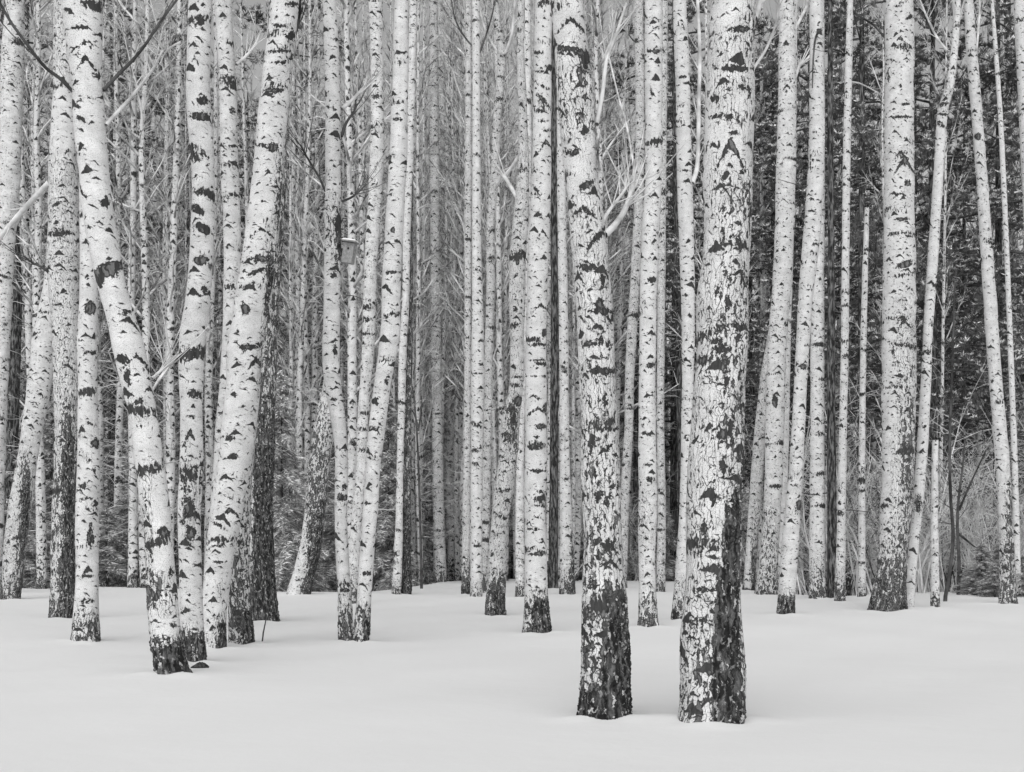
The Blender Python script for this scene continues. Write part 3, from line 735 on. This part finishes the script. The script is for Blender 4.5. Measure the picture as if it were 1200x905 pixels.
def twig_spray(mb, p, d, L, r0, r_, n=9, sub=2, droop=0.25):
    """a branch with ever finer twigs"""
    pts = [p]; q = p; dd = unit(d)
    for k in range(4):
        dd = unit(dd + np.array([r_.uniform(-.22, .22), r_.uniform(-.22, .22), r_.uniform(-.10, .16)]))
        q = q + dd * L / 4; pts.append(q)
    pts = np.array(pts)
    tube(mb, pts, np.linspace(r0, r0 * 0.3, 5), 4, cap=False)
    for k in range(n):
        t = r_.uniform(0.2, 1.0) * 4; i = min(3, int(t)); f = t - i
        o = pts[i] * (1 - f) + pts[i + 1] * f
        e = unit(unit(pts[i + 1] - pts[i]) * 0.8 + np.array([r_.uniform(-1, 1), r_.uniform(-1, 1), r_.uniform(-.5, .7)]))
        l = L * r_.uniform(0.18, 0.42)
        m = o + e * l * 0.5; x = o + e * l + np.array([0, 0, -droop * l])
        tube(mb, [o, m, x], [r0 * .32, r0 * .25, r0 * .14], 3, cap=False)
        for z in range(sub):
            g = unit(e + np.array([r_.uniform(-1, 1), r_.uniform(-1, 1), r_.uniform(-.9, .5)]))
            s_ = m if z % 2 else o + e * l * 0.75
            tube(mb, [s_, s_ + g * l * r_.uniform(.25, .5)], [r0 * .2, r0 * .12], 3, cap=False)

def birch_variant(k, Ht, r0, first, nb):
    r_ = random.Random(100 + k)
    t = bpy.data.objects.new('thicket_birch', None); t['category'] = 'birch tree'
    zs = np.linspace(-0.6, Ht, 12)
    wob = np.cumsum([r_.uniform(-.10, .10) for _ in zs]); wob -= wob[0]
    woy = np.cumsum([r_.uniform(-.10, .10) for _ in zs]); woy -= woy[0]
    rs = r0 * (1 - 0.88 * (np.clip(zs, 0, None) / Ht) ** 1.1)
    def rfn(X, Y, Z, TH):
        return 0.26 + 0.7 * np.clip(1 - np.maximum(Z, 0) / (0.9 + 0.3 * k % 1), 0, 1)
    mb, _ = trunk_mesh(zs, wob, woy, rs, 14, 0.16, 60 + k, rfn, Ht - .5, 0.0)
    o = bpy.data.objects.new('trunk', mb.mesh('trunk', BARK_FAR)); o.parent = t
    cb = MB()
    for q in range(nb):
        z = first + (Ht - first - .4) * (q + r_.random()) / nb
        a = r_.uniform(0, 2 * math.pi)
        up = r_.uniform(0.5, 1.5)
        L = (0.55 + 2.3 * (1 - (z - first) / (Ht - first)) ** .7) * r_.uniform(.6, 1.15)
        p = np.array([np.interp(z, zs, wob), np.interp(z, zs, woy), z])
        twig_spray(cb, p, np.array([math.cos(a), math.sin(a), up]), L, 0.022 + 0.008 * L, r_, 9, 1)
    for q in range(38):                                   # bare dead twigs low down
        z = r_.uniform(1.5, first); a = r_.uniform(0, 6.28)
        p = np.array([np.interp(z, zs, wob), np.interp(z, zs, woy), z])
        twig_spray(cb, p, np.array([math.cos(a), math.sin(a), r_.uniform(-.3, .8)]), r_.uniform(.6, 1.9), 0.013, r_, 5, 1)
    c = bpy.data.objects.new('crown', cb.mesh('crown', TWIG_MIX)); c.parent = t
    t2 = (t, [o, c])
    return t2

def place(tmpl, name, label, cat, loc, rot, scale, group):
    t, kids = tmpl
    r = bpy.data.objects.new(name, None); r.location = loc; r.rotation_euler = rot; r.scale = (scale[0], scale[0], scale[1])
    r['label'] = label; r['category'] = cat; r['group'] = group
    COL.objects.link(r)
    for k in kids:
        c = k.copy(); c.parent = r; COL.objects.link(c)
    return r

BV = [birch_variant(0, 25, .16, 7.0, 50), birch_variant(1, 27, .17, 6.0, 54), birch_variant(2, 23, .14, 5.0, 50),
      birch_variant(3, 26, .155, 8.0, 48), birch_variant(4, 22, .13, 4.0, 52)]

def zone(px):
    for lim, txt in ((90, 'at the far left'), (222, 'beside the leaning banded birch'), (300, 'behind the split barked birch'),
                     (372, 'between the broad pale birch and the birdhouse'), (480, 'around the forked birch pair'),
                     (560, 'left of the slim arrow marked birch'), (640, 'left of the pale arc marked birch'), (760, 'behind the thick curving birch'),
                     (880, 'behind the thickest birch'), (1020, 'around the close pair'), (1300, 'right of the stout birch')):
        if px < lim: return txt

def thicket(px_top, px_foot, w, D=None, near=True):
    """slim birch farther back: px at the top edge and at the snow, photo width at eye level"""
    D = D or float(np.clip(0.30 * F / w, 40, 74))
    x, y, _ = px2w(px_foot, HY, D)
    z = float(ground(x, y))
    vi = rng.randrange(5); r0 = (.16, .17, .14, .155, .13)[vi]
    sc_ = (w / 2 / F * D) / (r0 * 0.97)
    lean = math.atan((px_top - px_foot) / 640.0)
    lab = ('slim mid distance birch ' if near else 'hazy far birch deep in the thicket ') + zone(px_foot)
    place(BV[vi], 'birch_tree', lab, 'birch tree', (x, y, z), (rng.uniform(-.015, .015), lean, rng.uniform(0, 6.28)), (sc_, rng.uniform(.92, 1.12)),
          lab.replace('slim mid distance birch', 'mid distance birches').replace('hazy far birch deep in the thicket', 'far birches'))

MID = [(41,40,11),(55,49,12),(30,34,9),(138,138,10),(158,155,12),(171,171,12),(183,186,8),(191,196,12),(203,200,9),(214,206,8),(246,243,11),
       (358,352,10),(347,349,8),(372,362,10),(331,329,8),(375,366,7),(414,414,13),(426,424,9),(405,402,8),
       (497,498,9),(505,505,8),(531,528,9),(540,541,9),(492,494,7),(553,549,6),(524,526,8),
       (598,584,8),(606,592,7),(570,566,6),(595,600,7),(697,694,11),(690,672,10),(640,646,8),(704,716,7),(627,644,7),
       (712,702,6),(738,744,7),(784,783,7),(822,816,6),(1160,1161,9),(1150,1148,6),(895,890,9),(1026,1022,7),(125,120,9),(100,112,9),(288,300,9),(300,318,8),
       (486,486,7),(500,494,8),(515,511,7),(536,533,8),(545,546,7),(560,556,6),(572,575,7),(588,590,8),(601,598,7),(622,624,7),(634,632,6),(470,478,6),(452,448,7),(462,455,8),(478,470,6),(684,682,7),(720,726,7),(730,735,6),(338,342,7),(364,360,7),(150,146,8),(164,168,8),(178,176,7),(216,218,8)]
for a, b, c in MID:
    thicket(a, b, c)
for q in range(196):
    if q < 168:
        px = rng.uniform(-60, 780)
        if q % 5 < 2: px = rng.uniform(430, 720)
    else:
        px = rng.uniform(790, 1270)
    D = rng.uniform(46, 82)
    thicket(px + rng.uniform(-16, 16), px, 0.21 * F / D * rng.uniform(.65, 1.25), D, False)

# ---- pines
def pine_variant(k, Ht, first, nb):
    r_ = random.Random(300 + k)
    tb = MB(); zs = np.linspace(-.5, Ht, 10)
    wob = np.cumsum([r_.uniform(-.06, .06) for _ in zs])
    tube(tb, np.stack([wob, wob * .4, zs], -1), .17 * (1 - .85 * np.clip(zs, 0, None) / Ht), 10)
    bb, nb_, sb = MB(), MB(), MB()
    P, Dv, Lv = [], [], []; SP, SD = [], []
    for q in range(nb):
        z = first + (Ht - first - .3) * (q + r_.random()) / nb
        a = r_.uniform(0, 6.28)
        L = (0.8 + 2.4 * (1 - (z - first) / (Ht - first)) ** .6) * r_.uniform(.7, 1.15)
        p = np.array([np.interp(z, zs, wob), np.interp(z, zs, wob) * .4, z])
        dd = unit(np.array([math.cos(a), math.sin(a), r_.uniform(-.15, .35)])); pts = [p]
        for s_ in range(4):
            dd = unit(dd + np.array([r_.uniform(-.25, .25), r_.uniform(-.25, .25), r_.uniform(-.15, .2)])); pts.append(pts[-1] + dd * L / 4)
        tube(bb, pts, np.linspace(.035, .01, 5), 4, cap=False)
        for w in range(int(10 + L * 6)):
            t = r_.uniform(.25, 1) * 4; i = min(3, int(t)); f = t - i
            o = pts[i] * (1 - f) + pts[i + 1] * f + np.array([r_.uniform(-.4, .4), r_.uniform(-.4, .4), r_.uniform(-.22, .28)]) * min(1, L * .5)
            nn = 30
            up = unit(np.array([r_.uniform(-.5, .5), r_.uniform(-.5, .5), .7]))
            ds = NR.normal(size=(nn, 3)) * .75 + up; ds /= np.linalg.norm(ds, axis=1)[:, None]
            P.append(np.repeat(o[None], nn, 0)); Dv.append(ds); Lv.append(NR.uniform(.09, .24, nn))
            if r_.random() < (.25 + .5 * (q % 3 != 0)):
                m = 11
                ds = NR.normal(size=(m, 3)) * .6; ds[:, 2] = np.abs(ds[:, 2]) * .4 + .1; ds /= np.linalg.norm(ds, axis=1)[:, None]
                SP.append(np.repeat((o + up * .09)[None], m, 0)); SD.append(ds)
    P = np.concatenate(P); blades(nb_, P, np.concatenate(Dv), np.concatenate(Lv), .02)
    SP = np.concatenate(SP); blades(sb, SP, np.concatenate(SD), NR.uniform(.06, .18, len(SP)), .028)
    for q in range(14):                                   # dead curved limbs under the crown
        z = r_.uniform(1.5, first + 2); a = r_.uniform(0, 6.28)
        p = np.array([np.interp(z, zs, wob), np.interp(z, zs, wob) * .4, z])
        twig_spray(bb, p, np.array([math.cos(a), math.sin(a), r_.uniform(-.4, .3)]), r_.uniform(.8, 2.4), .022, r_, 7, 1)
    kids = []
    for nme, m_, mat in (('trunk', tb, CONIFER), ('crown_wood', bb, TWIG_DARK), ('crown', nb_, NEEDLE), ('snow_cover', sb, SNOW_CAP)):
        kids.append(bpy.data.objects.new(nme, m_.mesh(nme, mat, nme in ('trunk',))))
    return (None, kids)
PV = [pine_variant(0, 19, 5.0, 60), pine_variant(1, 21, 4.0, 66), pine_variant(2, 17, 3.4, 58)]

def conifer(px, D, kind, label, group, sc_=1.0, zs_=1.0):
    x, y, _ = px2w(px, HY, D)
    pool = PV if kind == 'pine' else SV
    place(pool[rng.randrange(len(pool))], 'pine_tree' if kind == 'pine' else 'spruce_tree', label, 'pine tree' if kind == 'pine' else 'spruce tree',
          (x, y, float(ground(x, y))), (0, 0, rng.uniform(0, 6.28)), (sc_, zs_), group)

for px, D in ((850,50),(905,56),(880,62),(960,52),(1010,48),(1045,57),(1090,50),(1130,60),(1170,52),(1215,48),(985,66),(1070,68),(930,70),(1150,72),(1240,60),(830,70),(745,60),(790,66),(1110,76),(1020,78),(890,80)):
    conifer(px, D, 'pine', 'dark snow dusted pine standing behind the birches on the right', 'pines behind the right hand birches', rng.uniform(1.0, 1.25), rng.uniform(1.25, 1.5))
for px, D in ((130,60),(220,62),(345,60),(30,60),(425,74),(290,70),(175,76),(85,72),(370,82),(-30,64),(250,88),(140,92),(20,84),(320,92),(460,90),(400,66),(60,94),(205,96)):
    conifer(px, D, 'pine', 'dim pine deep behind the birches on the left', 'pines deep behind the left hand birches', rng.uniform(1.1, 1.35), rng.uniform(1.25, 1.5))

# ---- young spruces with drooping snowy boughs
def spruce_variant(k, Ht, Wd):
    r_ = random.Random(500 + k)
    tb = MB(); tube(tb, [[0, 0, -.4], [0, 0, Ht * .5], [0, 0, Ht]], [.07, .045, .01], 7)
    P, Dv, Lv = [], [], []; SP, SD, SL = [], [], []
    n = int(Ht * 17)
    bb = MB()
    for q in range(n):
        z = .15 + (Ht - .25) * (q + r_.random()) / n
        L = Wd * (1 - z / Ht) ** .8 * r_.uniform(.6, 1.15) + .12
        a = r_.uniform(0, 6.28); h = np.array([math.cos(a), math.sin(a), 0]); s_ = np.array([-h[1], h[0], 0])
        t = np.linspace(.08, 1, int(6 + L * 15))
        sp = np.array([0, 0, z]) + h * (t * L)[:, None] + np.array([0, 0, 1]) * (0.12 * t * L - .42 * L * t ** 1.8)[:, None]
        tube(bb, sp[[0, len(t) // 2, -1]], [.012, .008, .003], 3, cap=False)
        for sg in (-1, 1):
            d = h * .75 + s_ * sg * .8 + np.array([0, 0, -.28]) + NR.normal(size=(len(t), 3)) * .22
            d /= np.linalg.norm(d, axis=1)[:, None]
            l = (.10 + .28 * L * (1 - t * .75)) * NR.uniform(.6, 1.2, len(t))
            for rep in range(4):
                P.append(sp + NR.normal(size=sp.shape) * .04); Dv.append(d + NR.normal(size=d.shape) * .16 * rep); Lv.append(l)
            for rep in range(2):
                keep = NR.uniform(size=len(t)) < .80
                SP.append(sp[keep] + [0, 0, .03] + NR.normal(size=sp[keep].shape) * .035); SD.append(d[keep] + NR.normal(size=d[keep].shape) * .22); SL.append(l[keep] * .95)
    P = np.concatenate(P); fb = MB(); blades(fb, P, np.concatenate(Dv), np.concatenate(Lv), .026)
    SP = np.concatenate(SP); sb = MB(); blades(sb, SP, np.concatenate(SD), np.concatenate(SL), .032)
    kids = []
    for nme, m_, mat in (('trunk', tb, CONIFER), ('crown_wood', bb, TWIG_DARK), ('foliage', fb, SPRUCE), ('snow_cover', sb, SNOW_CAP)):
        kids.append(bpy.data.objects.new(nme, m_.mesh(nme, mat, False)))
    return (None, kids)
SV = [spruce_variant(0, 4.6, 1.35), spruce_variant(1, 6.2, 1.6), spruce_variant(2, 3.2, 1.1)]

SPR = [(20,43),(48,50),(60,46),(125,44),(145,49),(165,46),(190,52),(240,50),(205,45),(330,42),(350,46),(300,50),(372,50),(335,55),(395,48),(455,48),(482,52),(500,58),(545,60),(520,64),(600,58),(640,56),(660,62),(700,55),(745,58),(775,54),(690,66),(5,55),(100,57),(270,58),(425,56),(575,66)]
for px, D in SPR:
    lab = 'young snowy spruce in the undergrowth ' + zone(px)
    conifer(px, D, 'spruce', lab, lab.replace('young snowy spruce', 'young snowy spruces'), rng.uniform(.8, 1.1), rng.uniform(.7, 1.1))
for px, D, s_ in ((1150,34.5,.34),(1166,33.5,.28),(1195,34,.36),(1172,38,.36),(1208,37,.42),(1156,41,.34),(1135,37,.24)):
    conifer(px, D, 'spruce', 'low snow laden spruce sapling at the foot of the birch near the right edge', 'low spruce saplings near the right edge', s_ * 1.25, s_ * .62)
for px, D in ((900,60),(960,62),(1010,58),(1050,66),(1110,60),(1180,58),(1230,52),(860,64),(820,58)):
    lab = 'young snowy spruce in the undergrowth ' + zone(px)
    conifer(px, D, 'spruce', lab, lab.replace('young snowy spruce', 'young snowy spruces'), rng.uniform(.7, 1.0), rng.uniform(.5, .8))

# ---- bare shrubs
def shrub_variant(k, Ht, n, r0, mat):
    r_ = random.Random(700 + k); mb = MB()
    for q in range(n):
        a = r_.uniform(0, 6.28); rr = r_.uniform(0, .5)
        twig_spray(mb, np.array([math.cos(a) * rr, math.sin(a) * rr, -.2]), np.array([r_.uniform(-.35, .35), r_.uniform(-.35, .35), 1]), Ht * r_.uniform(.5, 1.1), r0, r_, 14, 3, .1)
    return (None, [bpy.data.objects.new('stem_cluster', mb.mesh('stem_cluster', mat))])
HV = [shrub_variant(0, 2.6, 9, .019, TWIG_PALE), shrub_variant(1, 3.4, 7, .022, TWIG_PALE), shrub_variant(2, 3.0, 7, .02, TWIG_DARK)]
def shrub(px, D, v, s_=1.0):
    x, y, _ = px2w(px, HY, D)
    lab = ('dark bare shrub in the undergrowth ' if v == 2 else 'pale frosted bare shrub in the undergrowth ') + zone(px)
    place(HV[v], 'bare_shrub', lab, 'shrub', (x, y, float(ground(x, y))), (0, 0, rng.uniform(0, 6.28)), (s_, s_ * rng.uniform(.9, 1.3)), lab.replace('shrub', 'shrubs'))
for px in range(885, 1215, 16):
    shrub(px + rng.uniform(-9, 9), rng.uniform(40, 60), rng.choice((0, 1, 1, 2)), 1.2)
for px in range(960, 1215, 14):
    shrub(px + rng.uniform(-9, 9), rng.uniform(37, 47), rng.choice((0, 2, 2, 1)), rng.uniform(0.9, 1.6))
for px in range(0, 880, 32):
    shrub(px + rng.uniform(-14, 14), rng.uniform(47, 66), rng.choice((0, 1, 1, 2)))

# ---- dark saplings traced at the lower right, twig in the snow, bark scrap
def sapling(label, pts, w0, w1, fork=None, mat=TWIG_DARK, name='sapling'):
    fx, fy = pts[0]; D = base_depth(fx, fy)
    x0, y0, z0 = px2w(fx, fy, D)
    t = thing(name, label, 'sapling', (x0, y0, z0))
    def conv(ps, dr=0.0):
        p3 = np.array([px2w(a, b, D + dr * i / len(ps)) for i, (a, b) in enumerate(ps)]) - [x0, y0, z0]
        s = np.linspace(0, 1, len(p3)); sf = np.linspace(0, 1, len(p3) * 5)
        return np.stack([cat_interp(sf, s, p3[:, q]) for q in range(3)], -1)
    p = conv(pts); p[0][2] -= .2
    mb = MB(); tube(mb, p, np.linspace(w0, w1, len(p)) * .5 / F * D, 7); mb.build('stem', mat, t)
    r_ = random.Random(int(fx)); tb = MB()
    for q in range(16):
        k = r_.randint(len(p) // 4, len(p) - 1); a = r_.choice((-1, 1))
        twig_spray(tb, p[k], np.array([a, r_.uniform(-.6, .6), r_.uniform(.1, 1.2)]), r_.uniform(.4, 1.3), .008, r_, 6, 1)
    tb.build('twig_spray', mat, t)
    for f in fork or ():
        fb = MB(); pf = conv(f, .4); tube(fb, pf, np.linspace(w0 * .7, w1 * .6, len(pf)) * .5 / F * D, 6); fb.build('branch', mat, t)
sapling('dark bent sapling rising right of the broken birch stub', [(1107,705),(1113,670),(1117,630),(1114,580),(1113,520),(1115,460),(1117,400),(1119,330)], 5, 2.2)
sapling('dark forked sapling with one long slanting arm', [(1123,697),(1124,660),(1122,613),(1124,580),(1128,550),(1131,515)], 4.5, 2, fork=[[(1124,598),(1134,574),(1147,546),(1158,523)],[(1124,626),(1136,636),(1146,644)]])
sapling('thin grey bent sapling right of the dark conifer among the distant middle trunks', [(494,690),(493,640),(492,600),(490,540),(488,500),(484,460),(478,436)], 3.6, 1.6, fork=[[(490,500),(485,485),(477,472)],[(490,505),(494,480),(494,464)]])
sapling('dark thin sapling low right of the rear birch of the close pair', [(993,690),(991,620),(988,560),(986,500)], 3, 1.2)

D0 = base_depth(306, 752); x0, y0, z0 = px2w(306, 755, D0)
mb = MB(); tube(mb, np.array([[0, 0, -.1], [.025, .01, .14], [.07, .02, .37]]), [.010, .010, .006], 7)
tw = mb.build('fallen_twig', TWIG_DARK, None, (x0, y0, z0)); tag(tw, 'thin dark twig poking out of the snow in front of the furrowed black birch', 'twig')
D0 = base_depth(235, 783); x0, y0, z0 = px2w(235, 784, D0)
r_ = np.random.RandomState(3); mb = MB()
th = np.linspace(0, 6.283, 13)[:-1]; lay = []
for rr_, zz in ((.07, -.02), (.075, .02), (.05, .05), (.015, .06)):
    rad = rr_ * (1 + r_.uniform(-.3, .3, 12)); lay.append(np.stack([rad * np.cos(th), rad * .7 * np.sin(th), np.full(12, zz) + r_.uniform(-.008, .008, 12)], -1))
V = np.concatenate(lay); i = np.arange(3)[:, None] * 12; j = np.arange(12)[None, :]; k = (j + 1) % 12
mb.add(V, np.stack([i + j, i + k, i + 12 + k, i + 12 + j], -1).reshape(-1, 4)); 
tw = mb.build('bark_chunk', SCAR, None, (x0, y0, z0), False); tag(tw, 'small dark lump of bark on the snow at the foot of the split barked birch', 'bark chunk')

# ---- birdhouse hanging beside the black patch
D = HERO['T11']['D'] + 0.02; BS = D / 35.0
bx, by, bz = px2w(409, 297, D)
bh = thing('birdhouse', 'grey weathered birdhouse with snow on its roof, hung beside a black patched birch', 'birdhouse', (bx, by, bz))
bh.rotation_euler = (0, R(9), R(-10)); bh.scale = (BS, BS, BS)
def box(mb, c, s, taper=1.0):
    x, y, z = s[0] / 2, s[1] / 2, s[2] / 2
    v = [(-x, -y, -z), (x, -y, -z), (x, y, -z), (-x, y, -z), (-x*taper, -y*taper, z), (x*taper, -y*taper, z), (x*taper, y*taper, z), (-x*taper, y*taper, z)]
    mb.add(np.array(v) + c, [(0, 3, 2, 1), (4, 5, 6, 7), (0, 1, 5, 4), (1, 2, 6, 5), (2, 3, 7, 6), (3, 0, 4, 7)])
mb = MB(); box(mb, (0, 0, 0), (.27, .24, .50)); mb.build('box', GREYWOOD, bh, smooth=False)
mb = MB(); box(mb, (0, -.03, .275), (.35, .36, .03)); ro = mb.build('roof', GREYWOOD, bh, smooth=False)
mb = MB(); box(mb, (0, -.03, .312), (.34, .35, .04), .85); mb.build('snow_cover', SNOW_CAP, bh, smooth=False)
mb = MB(); tube(mb, [[0, -.121, .1], [0, -.126, .1]], [.028, .028], 14); mb.build('entrance_hole', SCAR, bh, smooth=False)
mb = MB(); box(mb, (-.155, .03, 0), (.03, .06, .62)); mb.build('hanging_batten', GREYWOOD, bh, smooth=False)

# ---- far wood: reads as one mass between the trunks
def far_wood():
    r_ = random.Random(77); mb = MB()
    P, Dv, Lv = [], [], []
    for q in range(520):
        y = r_.uniform(96, 135); x = r_.uniform(-62, 62) * y / 120 * 1.1
        z = float(ground(x, y)); hgt = r_.uniform(19, 31)
        r0 = r_.uniform(.08, .17)
        tube(mb, [[x, y, z - .5], [x + r_.uniform(-.5, .5), y, z + hgt * .5], [x + r_.uniform(-1, 1), y, z + hgt]], [r0, r0 * .7, r0 * .15], 5)
        n = 70
        hh = NR.uniform(.02, 1, n)
        sp = np.stack([x + NR.normal(size=n) * 1.5, y + NR.normal(size=n) * 1.2, z + hh * hgt], -1)
        d = NR.normal(size=(n, 3)); d[:, 2] = d[:, 2] * .6 + .4; d /= np.linalg.norm(d, axis=1)[:, None]
        P.append(sp); Dv.append(d); Lv.append(NR.uniform(.5, 1.6, n))
    blades(mb, np.concatenate(P), np.concatenate(Dv), np.concatenate(Lv), .20)
    o = mb.build('far_wood', FARMIX); o['kind'] = 'stuff'
    o['label'] = 'far mass of bare trees and twigs behind the birch thicket'; o['category'] = 'far wood'
far_wood()

build_ground()

# ------------------------------------------------------------------ light, sky, camera
w = bpy.data.worlds.new('World'); sc.world = w; w.use_nodes = True
nt = w.node_tree; bg = nt.nodes['Background']
sky = nt.nodes.new('ShaderNodeTexSky'); sky.sky_type = 'NISHITA'; sky.sun_disc = False
SUN_EL, SUN_AZ = R(46), R(189)        # azimuth from +Y clockwise: behind the camera, a little to its left
sky.dust_density = 3.0; sky.sun_elevation = SUN_EL; sky.sun_rotation = SUN_AZ
bw = nt.nodes.new('ShaderNodeRGBToBW')
nt.links.new(sky.outputs[0], bw.inputs[0]); nt.links.new(bw.outputs[0], bg.inputs['Color'])
bg.inputs['Strength'].default_value = 0.15
sd = bpy.data.lights.new('sun', 'SUN'); sd.energy = 1.1; sd.angle = R(80); sd.color = (1, 1, 1)
so = bpy.data.objects.new('sun', sd); COL.objects.link(so)
so.rotation_euler = (math.pi / 2 - SUN_EL, 0, math.pi - SUN_AZ)
cam = bpy.data.cameras.new('camera'); cam.sensor_width = 36; cam.lens = F / W * 36
cam.shift_y = (HY - H / 2) / W; cam.clip_end = 2000; cam.clip_start = .1
co = bpy.data.objects.new('camera', cam); COL.objects.link(co); co.location = (0, 0, CZ); co.rotation_euler = (math.pi / 2, 0, 0)
sc.camera = co
sc.view_settings.view_transform = 'Standard'; sc.view_settings.look = 'None'
sc.view_settings.gamma = 1.0; sc.view_settings.exposure = 0.13
sc.cycles.max_bounces = 5; sc.cycles.diffuse_bounces = 3; sc.cycles.glossy_bounces = 1; sc.cycles.transmission_bounces = 0
